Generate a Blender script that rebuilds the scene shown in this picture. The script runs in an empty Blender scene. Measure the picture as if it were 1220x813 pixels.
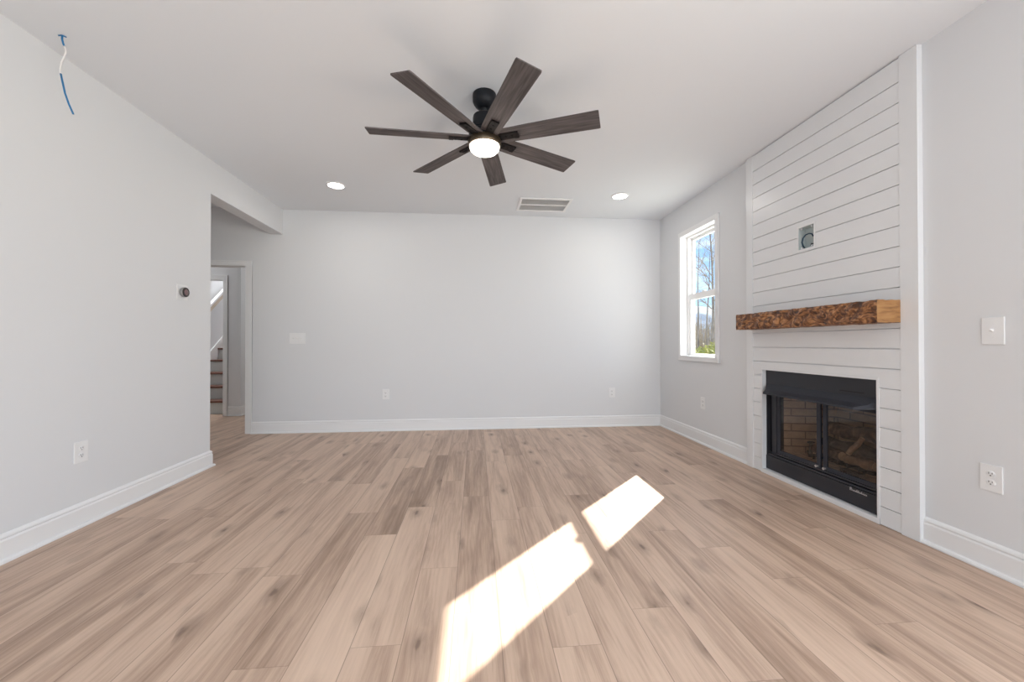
import bpy, bmesh, math, random
from mathutils import Vector, Matrix

# ------------------------------------------------------------------ camera, sky, sun, daylight, fill lamps, exposure
SC = bpy.context.scene
COL = SC.collection
S = 1.092                                   # eye height
XL, XR, YB, H = -2.3573, 2.4524, 5.0788, 2.7421
F_PX, YAW, PITCH, ROLL = 471.34, 0.0911, 0.0065, -0.001

def cam_axes():
    cy, sy, cp, sp, cr, sr = math.cos(YAW), math.sin(YAW), math.cos(PITCH), math.sin(PITCH), math.cos(ROLL), math.sin(ROLL)
    f = Vector((sy*cp, cy*cp, sp)); r = Vector((cy, -sy, 0)); u = r.cross(f)
    return cr*r + sr*u, -sr*r + cr*u, f
R_, U_, F_ = cam_axes()
cd = bpy.data.cameras.new('camera'); cd.sensor_width = 36; cd.lens = F_PX*36/1220; cd.clip_start = .02; cd.clip_end = 1000
cam = bpy.data.objects.new('camera', cd); COL.objects.link(cam)
m = Matrix((R_, U_, -F_)).transposed().to_4x4(); m.translation = (0, 0, S)
cam.matrix_world = m
SC.camera = cam

SC.view_settings.view_transform = 'Standard'; SC.view_settings.look = 'None'
SC.view_settings.gamma = 1; SC.view_settings.exposure = 0.13
SC.view_settings.use_curve_mapping = False
SC.cycles.max_bounces = 10; SC.cycles.diffuse_bounces = 6; SC.cycles.transparent_max_bounces = 24
SC.cycles.sample_clamp_indirect = 6

SUN_DIR = Vector((-1, -1.03, -0.855))
sd = bpy.data.lights.new('sun', 'SUN'); sd.energy = 23; sd.angle = math.radians(.5); sd.color = (1, .95, .88)
sun = bpy.data.objects.new('sun', sd); COL.objects.link(sun)
sun.rotation_euler = SUN_DIR.to_track_quat('-Z', 'Y').to_euler()
sun.location = (8, 9, 8)

def area(name, loc, direction, sx, sy, power, color=(1, 1, 1), spread=180):
    d = bpy.data.lights.new(name, 'AREA'); d.shape = 'RECTANGLE'; d.size = sx; d.size_y = sy
    d.energy = power; d.color = color; d.spread = math.radians(spread)
    o = bpy.data.objects.new(name, d); COL.objects.link(o); o.location = loc
    o.rotation_euler = Vector(direction).to_track_quat('-Z', 'Y').to_euler()
    return o
# unseen fill lamps added behind the camera (rear wall and right wall), tilted slightly up
area('rear_fill', (0, -3.1, 1.25), (0, 1, .12), 3.6, 2.0, 70, (.93, .972, 1))
area('side_fill', (XR-.03, -.75, 1.35), (-1, .35, .18), 2.1, 1.8, 66, (.93, .972, 1))
# daylight through the window seen in the photo
area('daylight_window', (XR+.40, 4.20, 1.65), (-1, -.05, .12), .95, 1.6, 21, (.94, .975, 1))
# unseen fill lamps added to brighten the stairwell and the hall
area('stairwell_fill', (-4.1, 7.9, 5.0), (0, 0, -1), .6, 1.2, 95, (1, .98, .95))
area('hall_fill', (-3.4, 3.4, 2.72), (0, .2, -1), .3, .3, 6, (1, .98, .96))
area('hall_fill_middle', (-4.3, 5.75, 2.72), (0, 0, -1), .3, .3, 4.5, (1, .98, .96))
area('hall_fill_back', (-2.7, 7.4, 2.72), (0, 0, -1), .3, .3, 15, (1, .98, .96))

# world
W = bpy.data.worlds.new('sky'); SC.world = W; W.use_nodes = True
nt = W.node_tree; nt.nodes.clear(); N = nt.nodes; L = nt.links
def node(tree, t, **kw):
    n = tree.nodes.new(t)
    for k, v in kw.items(): setattr(n, k, v)
    return n
out = node(nt, 'ShaderNodeOutputWorld'); bg = node(nt, 'ShaderNodeBackground'); bg.inputs[1].default_value = 1.55
tc = node(nt, 'ShaderNodeTexCoord'); sep = node(nt, 'ShaderNodeSeparateXYZ'); L.new(tc.outputs['Generated'], sep.inputs[0])
grad = node(nt, 'ShaderNodeValToRGB'); e = grad.color_ramp.elements
e[0].position = 0.0; e[0].color = (.62, .76, .90, 1); e[1].position = .30; e[1].color = (.16, .38, .80, 1)
x = e.new(.10); x.color = (.40, .62, .90, 1)
L.new(sep.outputs[2], grad.inputs[0])
mp = node(nt, 'ShaderNodeMapping'); mp.inputs['Scale'].default_value = (3, 3, 11); L.new(tc.outputs['Generated'], mp.inputs[0])
cn = node(nt, 'ShaderNodeTexNoise'); cn.inputs['Scale'].default_value = 1.6; cn.inputs['Detail'].default_value = 5; L.new(mp.outputs[0], cn.inputs[0])
cr = node(nt, 'ShaderNodeValToRGB'); cr.color_ramp.elements[0].position = .50; cr.color_ramp.elements[1].position = .66; L.new(cn.outputs[0], cr.inputs[0])
mx = node(nt, 'ShaderNodeMixRGB'); mx.inputs[2].default_value = (.93, .95, .98, 1)
L.new(cr.outputs[0], mx.inputs[0]); L.new(grad.outputs[0], mx.inputs[1]); L.new(mx.outputs[0], bg.inputs[0]); L.new(bg.outputs[0], out.inputs[0])

# ------------------------------------------------------------------ materials
def mat(name, color, rough=.6, metal=0, spec=.5, bump=None):
    M = bpy.data.materials.new(name); M.use_nodes = True
    b = M.node_tree.nodes['Principled BSDF']
    b.inputs['Base Color'].default_value = (*color, 1); b.inputs['Roughness'].default_value = rough
    b.inputs['Metallic'].default_value = metal; b.inputs['Specular IOR Level'].default_value = spec
    t = M.node_tree
    if bump:
        sc, st = bump
        tcx = node(t, 'ShaderNodeTexCoord'); n = node(t, 'ShaderNodeTexNoise'); n.inputs['Scale'].default_value = sc; n.inputs['Detail'].default_value = 3
        bp = node(t, 'ShaderNodeBump'); bp.inputs['Strength'].default_value = st; bp.inputs['Distance'].default_value = .002
        t.links.new(tcx.outputs['Object'], n.inputs[0]); t.links.new(n.outputs[0], bp.inputs['Height']); t.links.new(bp.outputs[0], b.inputs['Normal'])
    return M
def emis(name, color, strength):
    M = bpy.data.materials.new(name); M.use_nodes = True; b = M.node_tree.nodes['Principled BSDF']
    b.inputs['Base Color'].default_value = (.9, .9, .9, 1); b.inputs['Emission Color'].default_value = (*color, 1); b.inputs['Emission Strength'].default_value = strength
    return M
def glassmat(name, tint, gloss):
    M = bpy.data.materials.new(name); M.use_nodes = True; t = M.node_tree; t.nodes.clear()
    o = node(t, 'ShaderNodeOutputMaterial'); tr = node(t, 'ShaderNodeBsdfTransparent'); tr.inputs[0].default_value = (*tint, 1)
    g = node(t, 'ShaderNodeBsdfGlossy'); g.inputs['Roughness'].default_value = .02; mi = node(t, 'ShaderNodeMixShader'); mi.inputs[0].default_value = gloss
    t.links.new(tr.outputs[0], mi.inputs[1]); t.links.new(g.outputs[0], mi.inputs[2]); t.links.new(mi.outputs[0], o.inputs[0])
    return M

WALL = mat('wall_paint', (.70, .712, .728), .75, spec=.25, bump=(90, .06))
CEIL = mat('ceiling_paint', (.768, .798, .832), .85, spec=.2, bump=(70, .05))
TRIM = mat('trim_paint', (.79, .797, .805), .34, spec=.5)
SHIP = mat('shiplap_paint', (.745, .758, .772), .30, spec=.5)
PLATE = mat('white_plastic', (.79, .795, .80), .35)
DARK = mat('slot_dark', (.08, .075, .07), .6)
BLACK = mat('black_metal', (.028, .029, .036), .45, .2)
HOOD = mat('hood_metal', (.036, .038, .048), .6, 0, .25)
BLACKP = mat('fan_black', (.009, .010, .013), .5, .0, .25)
BRONZE = mat('fan_bronze', (.10, .075, .05), .35, .8)
SOOT = mat('cast_iron', (.012, .012, .012), .6, .4)
VINYL = mat('window_vinyl', (.86, .86, .86), .35)
GLASS = glassmat('window_glass', (.97, .98, .98), .05)
FGLASS = glassmat('fire_glass', (.86, .83, .81), .045)
SILVER = mat('silver', (.7, .7, .72), .3, .9)
GALV = mat('galvanised_steel', (.50, .56, .56), .5, .1, bump=(120, .3))
LENS = emis('fan_lens', (1, .93, .84), 5.0)
DISC = emis('recessed_lens', (1, .96, .92), 9.0)
BLUE = mat('blue_cable', (.015, .16, .36), .4)
DBLUE = mat('dark_blue_cable', (.01, .05, .10), .4)
WIREW = mat('white_cable', (.75, .73, .72), .5)
TAN = mat('rail_wood', (.55, .46, .37), .5)
TREAD = mat('tread_wood', (.16, .07, .05), .45)
RISER = mat('riser_paint', (.62, .65, .64), .5)
VENTG = mat('vent_grey', (.62, .62, .62), .8)  # even grey for the sheet behind the louvers

def floor_mat():
    M = bpy.data.materials.new('oak_planks'); M.use_nodes = True; t = M.node_tree; l = t.links; b = t.nodes['Principled BSDF']
    uv = node(t, 'ShaderNodeUVMap', uv_map='UVMap'); s = node(t, 'ShaderNodeSeparateXYZ'); l.new(uv.outputs[0], s.inputs[0])
    at = node(t, 'ShaderNodeAttribute', attribute_name='plank'); sa = node(t, 'ShaderNodeSeparateColor'); l.new(at.outputs['Color'], sa.inputs[0])
    def mth(op, a, c, d=None):
        n = node(t, 'ShaderNodeMath', operation=op)
        for i, v in enumerate([a, c, d]):
            if v is None: continue
            if isinstance(v, (int, float)): n.inputs[i].default_value = v
            else: l.new(v, n.inputs[i])
        return n.outputs[0]
    def vec(x, y, z):
        n = node(t, 'ShaderNodeCombineXYZ')
        for i, v in enumerate([x, y, z]):
            if isinstance(v, (int, float)): n.inputs[i].default_value = v
            else: l.new(v, n.inputs[i])
        return n.outputs[0]
    def noise(v, sc, det, rough=.5, dist=0):
        n = node(t, 'ShaderNodeTexNoise'); n.inputs['Scale'].default_value = sc; n.inputs['Detail'].default_value = det
        n.inputs['Roughness'].default_value = rough; n.inputs['Distortion'].default_value = dist; l.new(v, n.inputs[0]); return n.outputs[0]
    def ramp(v, p0, p1, c0=0, c1=1):
        n = node(t, 'ShaderNodeMapRange', interpolation_type='SMOOTHSTEP'); l.new(v, n.inputs[0])
        n.inputs[1].default_value = p0; n.inputs[2].default_value = p1; n.inputs[3].default_value = c0; n.inputs[4].default_value = c1
        return n.outputs[0]
    u, v = s.outputs[0], s.outputs[1]
    tone, seed, kn = sa.outputs[0], sa.outputs[1], sa.outputs[2]
    z = mth('MULTIPLY', seed, 40)
    # knots: one voronoi field stretched along the plank, kept only where its cell value is high
    kv = node(t, 'ShaderNodeTexVoronoi', voronoi_dimensions='3D'); kv.inputs['Scale'].default_value = 1
    l.new(vec(mth('MULTIPLY', u, 9.0), mth('MULTIPLY', v, 3.8), z), kv.inputs['Vector'])
    kc = node(t, 'ShaderNodeSeparateColor'); l.new(kv.outputs['Color'], kc.inputs[0])
    keep = ramp(kc.outputs[0], .50, .56)
    warp = noise(vec(mth('MULTIPLY', u, 40), mth('MULTIPLY', v, 14), z), 1, 3)
    kd = mth('ADD', kv.outputs['Distance'], mth('MULTIPLY', mth('SUBTRACT', warp, .5), .30))
    knot = mth('MULTIPLY', ramp(kd, .05, .17, 1, 0), keep)
    halo = mth('MULTIPLY', ramp(kd, .10, .48, 1, 0), keep)
    # grain bends around knots
    ub = mth('ADD', u, mth('MULTIPLY', halo, .012))
    broad = noise(vec(mth('MULTIPLY', ub, 11), mth('MULTIPLY', v, .8), z), 1, 3, .5, .6)
    mid = noise(vec(mth('MULTIPLY', ub, 38), mth('MULTIPLY', v, 2.6), z), 1, 4, .6, .8)
    fine = noise(vec(mth('MULTIPLY', ub, 260), mth('MULTIPLY', v, 9), z), 1, 3, .6)
    wv = node(t, 'ShaderNodeTexWave', wave_type='BANDS', bands_direction='X'); wv.inputs['Scale'].default_value = 1; wv.inputs['Distortion'].default_value = 14
    wv.inputs['Detail'].default_value = 2; wv.inputs['Detail Scale'].default_value = .8
    l.new(vec(mth('MULTIPLY', ub, 12), mth('MULTIPLY', v, 1.6), z), wv.inputs['Vector'])
    cath = mth('MULTIPLY', mth('SUBTRACT', wv.outputs['Fac'], .5), .10)
    g = mth('ADD', mth('MULTIPLY', ramp(broad, .25, .72), .50), mth('MULTIPLY', mid, .46))
    g = mth('ADD', g, cath)
    g = mth('ADD', g, mth('MULTIPLY', mth('SUBTRACT', fine, .5), .46))
    g = mth('ADD', g, mth('SUBTRACT', mth('MULTIPLY', tone, .8), .37))
    cr = node(t, 'ShaderNodeValToRGB'); el = cr.color_ramp.elements
    el[0].position = .0; el[0].color = (.29, .195, .14, 1); el[1].position = 1; el[1].color = (.665, .50, .385, 1)
    a = el.new(.35); a.color = (.455, .322, .242, 1); a = el.new(.62); a.color = (.58, .425, .325, 1)
    l.new(g, cr.inputs[0])
    def mixc(fac, c1, c2):
        n = node(t, 'ShaderNodeMixRGB'); l.new(fac, n.inputs[0]); l.new(c1, n.inputs[1]); n.inputs[2].default_value = (*c2, 1); return n.outputs[0]
    c = mixc(mth('MULTIPLY', halo, .45), cr.outputs[0], (.20, .135, .10))
    c = mixc(mth('MULTIPLY', knot, .60), c, (.085, .05, .037))
    wd = .1812
    e1 = ramp(u, .0006, .0022, 1, 0); e2 = ramp(u, wd-.0022, wd-.0006, 0, 1)
    e3 = ramp(v, .0006, .0022, 1, 0)
    seam = mth('MULTIPLY', mth('MAXIMUM', mth('MAXIMUM', e1, e2), e3), .55)
    c = mixc(seam, c, (.10, .065, .05))
    l.new(c, b.inputs['Base Color'])
    b.inputs['Roughness'].default_value = .42; b.inputs['Specular IOR Level'].default_value = .35
    bp = node(t, 'ShaderNodeBump'); bp.inputs['Strength'].default_value = .12; bp.inputs['Distance'].default_value = .001
    l.new(mth('SUBTRACT', fine, seam), bp.inputs['Height']); l.new(bp.outputs[0], b.inputs['Normal'])
    return M
FLOOR = floor_mat()

def noise_mat(name, stops, scale, stretch=(1, 1, 1), rough=.6, detail=6, dist=0, bump=0, coord='Object', wave=None):
    M = bpy.data.materials.new(name); M.use_nodes = True; t = M.node_tree; l = t.links; b = t.nodes['Principled BSDF']
    tc = node(t, 'ShaderNodeTexCoord'); mp = node(t, 'ShaderNodeMapping'); mp.inputs['Scale'].default_value = stretch
    n = node(t, 'ShaderNodeTexNoise'); n.inputs['Scale'].default_value = scale; n.inputs['Detail'].default_value = detail; n.inputs['Distortion'].default_value = dist
    l.new(tc.outputs[coord], mp.inputs[0]); l.new(mp.outputs[0], n.inputs[0])
    cr = node(t, 'ShaderNodeValToRGB'); el = cr.color_ramp.elements
    while len(el) > 1: el.remove(el[0])
    el[0].position = stops[0][0]; el[0].color = (*stops[0][1], 1)
    for p, c in stops[1:]: q = el.new(p); q.color = (*c, 1)
    l.new(n.outputs[0], cr.inputs[0]); l.new(cr.outputs[0], b.inputs['Base Color']); b.inputs['Roughness'].default_value = rough
    if bump:
        bp = node(t, 'ShaderNodeBump'); bp.inputs['Strength'].default_value = bump; bp.inputs['Distance'].default_value = .01
        l.new(n.outputs[0], bp.inputs['Height']); l.new(bp.outputs[0], b.inputs['Normal'])
    return M
BEAM = noise_mat('hewn_beam', [(.32, (.035, .013, .006)), (.44, (.12, .045, .018)), (.54, (.27, .115, .042)), (.68, (.50, .25, .105))], 3.6, (3, 2.6, 5), .5, 8, 3.2, .6)
BEAMEND = noise_mat('beam_end_grain', [(.3, (.22, .10, .035)), (.5, (.36, .18, .065)), (.75, (.45, .25, .10))], 5, (2, 2, 9), .5, 5, .6, .15)
BLADE = noise_mat('blade_wood', [(.3, (.045, .038, .038)), (.5, (.085, .073, .073)), (.72, (.13, .112, .112))], 3, (1.5, 22, 1), .8, 5, .4)
BARK = noise_mat('log_bark', [(.3, (.02, .012, .009)), (.5, (.075, .045, .03)), (.7, (.22, .15, .10))], 14, (1, 1, 1), .85, 6, 1.5, .6)
SPLIT = noise_mat('split_wood', [(.3, (.10, .06, .035)), (.7, (.33, .22, .14))], 16, (1, 1, 1), .85, 5, .8, .4)
CHAR = noise_mat('charred_log', [(.35, (.006, .005, .005)), (.6, (.03, .026, .026)), (.75, (.10, .085, .08))], 22, (1, 1, 1), .9, 6, 1.0, .8)
CUT = noise_mat('cut_wood', [(.3, (.35, .22, .13)), (.7, (.60, .44, .29))], 20, (1, 1, 1), .8, 4)
TRUNK = noise_mat('tree_bark', [(.3, (.16, .13, .11)), (.7, (.40, .35, .31))], 6, (1, 1, .3), .9, 4)
TWIG = mat('twig_bark', (.36, .32, .29), .9)
BUSH = noise_mat('bush_leaves', [(.3, (.20, .22, .03)), (.7, (.55, .50, .08))], 8, rough=.8)
GRASS = noise_mat('dry_grass', [(.3, (.22, .17, .09)), (.6, (.34, .29, .12)), (.8, (.30, .33, .10))], 1.2, rough=.9)
HILL = noise_mat('hazy_wooded_hill', [(.3, (.20, .25, .30)), (.7, (.34, .38, .42))], .08, rough=1)  # bluish distance haze mixed into the hill's colour
BRUSH = noise_mat('brush_twigs', [(.3, (.30, .24, .17)), (.7, (.52, .44, .32))], 3, rough=.9)

def brick_mat():
    M = bpy.data.materials.new('firebrick_liner'); M.use_nodes = True; t = M.node_tree; l = t.links; b = t.nodes['Principled BSDF']
    uv = node(t, 'ShaderNodeUVMap', uv_map='UVMap'); br = node(t, 'ShaderNodeTexBrick'); l.new(uv.outputs[0], br.inputs[0])
    br.inputs['Scale'].default_value = 1; br.inputs['Brick Width'].default_value = .21; br.inputs['Row Height'].default_value = .062
    br.inputs['Mortar Size'].default_value = .005; br.inputs['Mortar Smooth'].default_value = .3; br.inputs['Bias'].default_value = 0
    br.inputs['Color1'].default_value = (.40, .27, .175, 1); br.inputs['Color2'].default_value = (.50, .35, .235, 1); br.inputs['Mortar'].default_value = (.17, .12, .085, 1)
    n = node(t, 'ShaderNodeTexNoise'); n.inputs['Scale'].default_value = 18; l.new(uv.outputs[0], n.inputs[0])
    mx = node(t, 'ShaderNodeMixRGB', blend_type='MULTIPLY'); mx.inputs[0].default_value = .5; l.new(br.outputs[0], mx.inputs[1]); l.new(n.outputs[0], mx.inputs[2])
    l.new(mx.outputs[0], b.inputs['Base Color']); b.inputs['Roughness'].default_value = .9
    bp = node(t, 'ShaderNodeBump'); bp.invert = True; bp.inputs['Strength'].default_value = .5; bp.inputs['Distance'].default_value = .004
    l.new(br.outputs['Fac'], bp.inputs['Height']); l.new(bp.outputs[0], b.inputs['Normal'])
    return M
BRICK = brick_mat()

# ------------------------------------------------------------------ mesh helpers
def obj(name, bm, material, parent=None, smooth=False):
    me = bpy.data.meshes.new(name)
    bmesh.ops.recalc_face_normals(bm, faces=bm.faces[:])
    bm.to_mesh(me); bm.free()
    for m_ in (material if isinstance(material, (list, tuple)) else [material]): me.materials.append(m_)
    if smooth:
        for p in me.polygons: p.use_smooth = True
        if smooth != 'all': me.set_sharp_from_angle(angle=math.radians(40))
    o = bpy.data.objects.new(name, me); COL.objects.link(o)
    if parent is not None:
        o.parent = parent
        o.matrix_parent_inverse = Matrix.Identity(4)
    return o
def thing(name, label, cat, loc=(0, 0, 0), rot=(0, 0, 0), group=None):
    o = bpy.data.objects.new(name, None); COL.objects.link(o); o.empty_display_size = .05
    o.location = loc; o.rotation_euler = rot; o['label'] = label; o['category'] = cat
    if group: o['group'] = group
    return o
def tag(o, label, cat, group=None, kind=None):
    o['label'] = label; o['category'] = cat
    if group: o['group'] = group
    if kind: o['kind'] = kind
    return o
def struct(name, bm, material, smooth=False):
    o = obj(name, bm, material, None, smooth); o['kind'] = 'structure'; return o

def box(bm, x0, x1, y0, y1, z0, z1, bev=0, mi=0):
    b2 = bmesh.new()
    bmesh.ops.create_cube(b2, size=1, matrix=Matrix.Translation(((x0+x1)/2, (y0+y1)/2, (z0+z1)/2)) @ Matrix.Diagonal((abs(x1-x0), abs(y1-y0), abs(z1-z0), 1)))
    if bev: bmesh.ops.bevel(b2, geom=b2.edges[:], offset=bev, segments=2, affect='EDGES', profile=.6)
    merge(bm, b2, mi); return bm
def merge(bm, b2, mi=0, M=None):
    if M is not None: bmesh.ops.transform(b2, matrix=M, verts=b2.verts[:])
    mp = {v: bm.verts.new(v.co) for v in b2.verts}
    for f in b2.faces:
        try: nf = bm.faces.new([mp[v] for v in f.verts]); nf.material_index = mi
        except ValueError: pass
    b2.free()
def lathe(bm, prof, n=48, M=None, mi=0, cap0=False, cap1=False):
    b2 = bmesh.new(); rings = []
    for r, z in prof: rings.append([b2.verts.new((r*math.cos(2*math.pi*k/n), r*math.sin(2*math.pi*k/n), z)) for k in range(n)])
    for a, b in zip(rings, rings[1:]):
        for k in range(n): b2.faces.new((a[k], a[(k+1) % n], b[(k+1) % n], b[k]))
    if cap0: b2.faces.new(rings[0])
    if cap1: b2.faces.new(rings[-1])
    merge(bm, b2, mi, M); return bm
def tube(bm, pts, rad, n=8, mi=0, jag=0, rnd=None):
    pts = [Vector(p) for p in pts]; rings = []; b2 = bmesh.new()
    rad = rad if isinstance(rad, (list, tuple)) else [rad]*len(pts)
    up = None
    for i, p in enumerate(pts):
        d = (pts[min(i+1, len(pts)-1)] - pts[max(i-1, 0)]).normalized()
        if up is None: up = d.orthogonal().normalized()
        up = (up - d*up.dot(d)).normalized(); sd_ = d.cross(up)
        ring = []
        for k in range(n):
            a = 2*math.pi*k/n; r = rad[i]*(1 + (rnd.uniform(-jag, jag) if rnd else 0))
            ring.append(b2.verts.new(p + (up*math.cos(a) + sd_*math.sin(a))*r))
        rings.append(ring)
    for a, b in zip(rings, rings[1:]):
        for k in range(n): b2.faces.new((a[k], a[(k+1) % n], b[(k+1) % n], b[k]))
    b2.faces.new(rings[0]); b2.faces.new(rings[-1])
    merge(bm, b2, mi); return bm
def slab(axis, c0, c1, ur, zr, holes):
    """wall slab with rectangular holes. axis 0: thickness in x, u = y; axis 1: thickness in y, u = x."""
    us = sorted({ur[0], ur[1], *[h[0] for h in holes], *[h[1] for h in holes]}); us = [u for u in us if ur[0] <= u <= ur[1]]
    zs = sorted({zr[0], zr[1], *[h[2] for h in holes], *[h[3] for h in holes]}); zs = [z for z in zs if zr[0] <= z <= zr[1]]
    bm = bmesh.new(); cache = {}
    def V(c, u, z):
        k = (c, u, z)
        if k not in cache: cache[k] = bm.verts.new((c, u, z) if axis == 0 else (u, c, z))
        return cache[k]
    nu, nz = len(us)-1, len(zs)-1
    def solid(i, j):
        if not (0 <= i < nu and 0 <= j < nz): return False
        u, z = (us[i]+us[i+1])/2, (zs[j]+zs[j+1])/2
        return not any(h[0] < u < h[1] and h[2] < z < h[3] for h in holes)
    for i in range(nu):
        for j in range(nz):
            if not solid(i, j): continue
            a, b, c, d = us[i], us[i+1], zs[j], zs[j+1]
            for cc in (c0, c1): bm.faces.new((V(cc, a, c), V(cc, b, c), V(cc, b, d), V(cc, a, d)))
            if not solid(i-1, j): bm.faces.new((V(c0, a, c), V(c1, a, c), V(c1, a, d), V(c0, a, d)))
            if not solid(i+1, j): bm.faces.new((V(c0, b, c), V(c1, b, c), V(c1, b, d), V(c0, b, d)))
            if not solid(i, j-1): bm.faces.new((V(c0, a, c), V(c1, a, c), V(c1, b, c), V(c0, b, c)))
            if not solid(i, j+1): bm.faces.new((V(c0, a, d), V(c1, a, d), V(c1, b, d), V(c0, b, d)))
    return bm
def sweep(path, prof):
    """profile [(offset to the right of travel, z)] swept along a mitred 2-D path"""
    bm = bmesh.new(); rings = []
    P = [Vector(p) for p in path]
    for i, p in enumerate(P):
        ds = []
        if i > 0: ds.append((p-P[i-1]).normalized())
        if i < len(P)-1: ds.append((P[i+1]-p).normalized())
        ns = [Vector((d.y, -d.x)) for d in ds]
        if len(ns) == 2: n = ns[0]+ns[1]; n = n/(n.dot(ns[0]))
        else: n = ns[0]
        rings.append([bm.verts.new((p.x+n.x*o, p.y+n.y*o, z)) for o, z in prof])
    for a, b in zip(rings, rings[1:]):
        for k in range(len(prof)): k2 = (k+1) % len(prof); bm.faces.new((a[k], a[k2], b[k2], b[k]))
    bm.faces.new(rings[0]); bm.faces.new(rings[-1])
    return bm
BASE = [(0, .001), (.030, .001), (.030, .010), (.026, .018), (.015, .022), (.015, .108), (.012, .114), (.009, .118), (.0135, .122), (.0135, .128), (.010, .136), (.005, .141), (0, .144)]

# ------------------------------------------------------------------ structure
# floor of planks running away from the camera: row = strip .1812 wide, butt joints where the photo has them
rnd = random.Random(7)
W0, PW, PL = .093, .1812, 1.225
PH = {-7: 2.041, -9: 2.12, -10: 2.662, -5: 1.41, -3: 1.472, -4: 2.324, -2: 1.956, -1: 1.621, 0: 2.448, 1: 1.407, 3: 1.58, 2: 3.462, 4: 3.657, 5: 2.224, 6: 2.018, 7: 1.721, 8: 1.407, 10: 2.17}
TONE = {(-4, 2.324): .18, (-3, 2.702): .24, (-3, 1.472): .70, (-10, 1.4): .35, (-9, 2.12): .38, (-4, 3.549): .62, (-3, 3.927): .35, (-10, 2.662): .35,
        (3, 1.58): .30, (4, 2.432): .33, (-2, 1.956): .5, (6, 2.018): .45, (1, 2.632): .38, (5, .999): .36, (3, 2.805): .40}
bm = bmesh.new(); uvl = bm.loops.layers.uv.new('UVMap'); cl = bm.loops.layers.float_color.new('plank')
def plank(x0, x1, y0, y1, xb, yb, tone, s1, s2):
    f = bm.faces.new([bm.verts.new(v) for v in ((x0, y0, 0), (x1, y0, 0), (x1, y1, 0), (x0, y1, 0))])
    for lp in f.loops:
        lp[uvl].uv = (lp.vert.co.x-xb, lp.vert.co.y-yb); lp[cl] = (tone, s1, s2, 1)
X0F, X1F, Y0F, Y1F = -5.6, XR+.05, -3.3, 10.2
for r in range(-32, 14):
    xb = W0 + PW*r; x0, x1 = max(xb, X0F), min(xb+PW, X1F)
    if x1 <= x0: continue
    ph = PH.get(r, rnd.uniform(0, PL)); y = ph - PL*math.ceil((ph-Y0F)/PL)
    while y < Y1F:
        y0, y1 = max(y, Y0F), min(y+PL, Y1F)
        tone = min(max(rnd.gauss(.5, .11), .2), .8)
        for (rr, yy), tv in TONE.items():
            if rr == r and abs(yy-y) < .15: tone = tv
        if y1 > y0: plank(x0, x1, y0, y1, xb, y, tone, rnd.random(), rnd.random())
        y += PL
fl = obj('floor', bm, FLOOR); fl['kind'] = 'structure'
bm = bmesh.new(); box(bm, X0F, X1F, Y0F, Y1F, -.15, -.004); struct('floor_slab', bm, TRIM)

bm = bmesh.new(); box(bm, -5.6, XR+.15, -3.35, 6.48, H, H+.12); struct('ceiling', bm, CEIL)
bm = bmesh.new(); box(bm, -3.68, -1.9, 6.48, 10.2, H, H+.12); struct('ceiling_hall', bm, CEIL)

FIRE = (2.19, 3.156, -.01, .870); WIN = (3.832, 4.532, .941, 2.367); BOXH = (2.63, 2.77, 1.79, 1.958)
SIDE_FILL_WIN = (-1.85, .35, .4, 2.3)  # unseen opening added for the side fill lamp
struct('wall_right', slab(0, XR, XR+.15, (-3.35, YB+.12), (0, H), [FIRE, WIN, BOXH, SIDE_FILL_WIN]), WALL)
struct('wall_back', slab(1, YB, YB+.12, (-5.6, XR), (0, H), [(-3.65, -2.785, -.01, 2.055)]), WALL)
struct('wall_left', slab(0, XL-.148, XL, (-3.35, YB), (0, H), [(3.757, YB+.1, -.01, 2.435)]), WALL)
REAR_FILL_WIN = (-1.8, 1.8, .25, 2.25)  # unseen opening added for the rear fill lamp
struct('wall_rear', slab(1, -3.35, -3.2, (XL, XR), (0, H), [REAR_FILL_WIN]), WALL)
struct('wall_hall_side', slab(0, -5.1, -5.0, (2.2, 6.36), (0, H), []), WALL)
struct('wall_hall_end', slab(1, 2.1, 2.2, (-5.1, XL-.148), (0, H), []), WALL)
struct('wall_hall_facing', slab(1, 6.36, 6.48, (-5.1, -3.56), (0, H), [(-4.78, -3.80, -.01, 2.072)]), WALL)
struct('wall_stair_right', slab(0, -3.68, -3.56, (6.48, 10.2), (0, 5.4), []), WALL)
struct('wall_stair_left', slab(0, -4.75, -4.62, (6.48, 10.2), (0, 5.4), []), WALL)
struct('wall_stair_end', slab(1, 10.05, 10.2, (-4.62, -3.68), (0, 5.4), []), WALL)
struct('wall_stair_front', slab(1, 6.36, 6.48, (-4.75, -3.56), (H+.12, 5.4), []), WALL)
bm = bmesh.new(); box(bm, -4.75, -3.56, 6.36, 10.2, 5.4, 5.5); struct('ceiling_stairwell', bm, CEIL)
struct('wall_hall_right', slab(0, -1.9, -1.8, (YB+.12, 10.2), (0, H), []), WALL)
struct('wall_hall_back', slab(1, 10.1, 10.2, (-3.56, -1.9), (0, H), []), WALL)

struct('baseboard_left', sweep([(XL, -3.2), (XL, 3.757), (XL-.148, 3.757), (XL-.148, 2.2)], BASE), TRIM)
struct('baseboard_back', sweep([(-2.709, YB), (XR, YB), (XR, 3.342)], BASE), TRIM)
struct('baseboard_right', sweep([(XR, 1.957), (XR, -3.2)], BASE), TRIM)
struct('baseboard_hall', sweep([(-3.735, 6.36), (-3.56, 6.36), (-3.56, 10.1)], BASE), TRIM)

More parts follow.
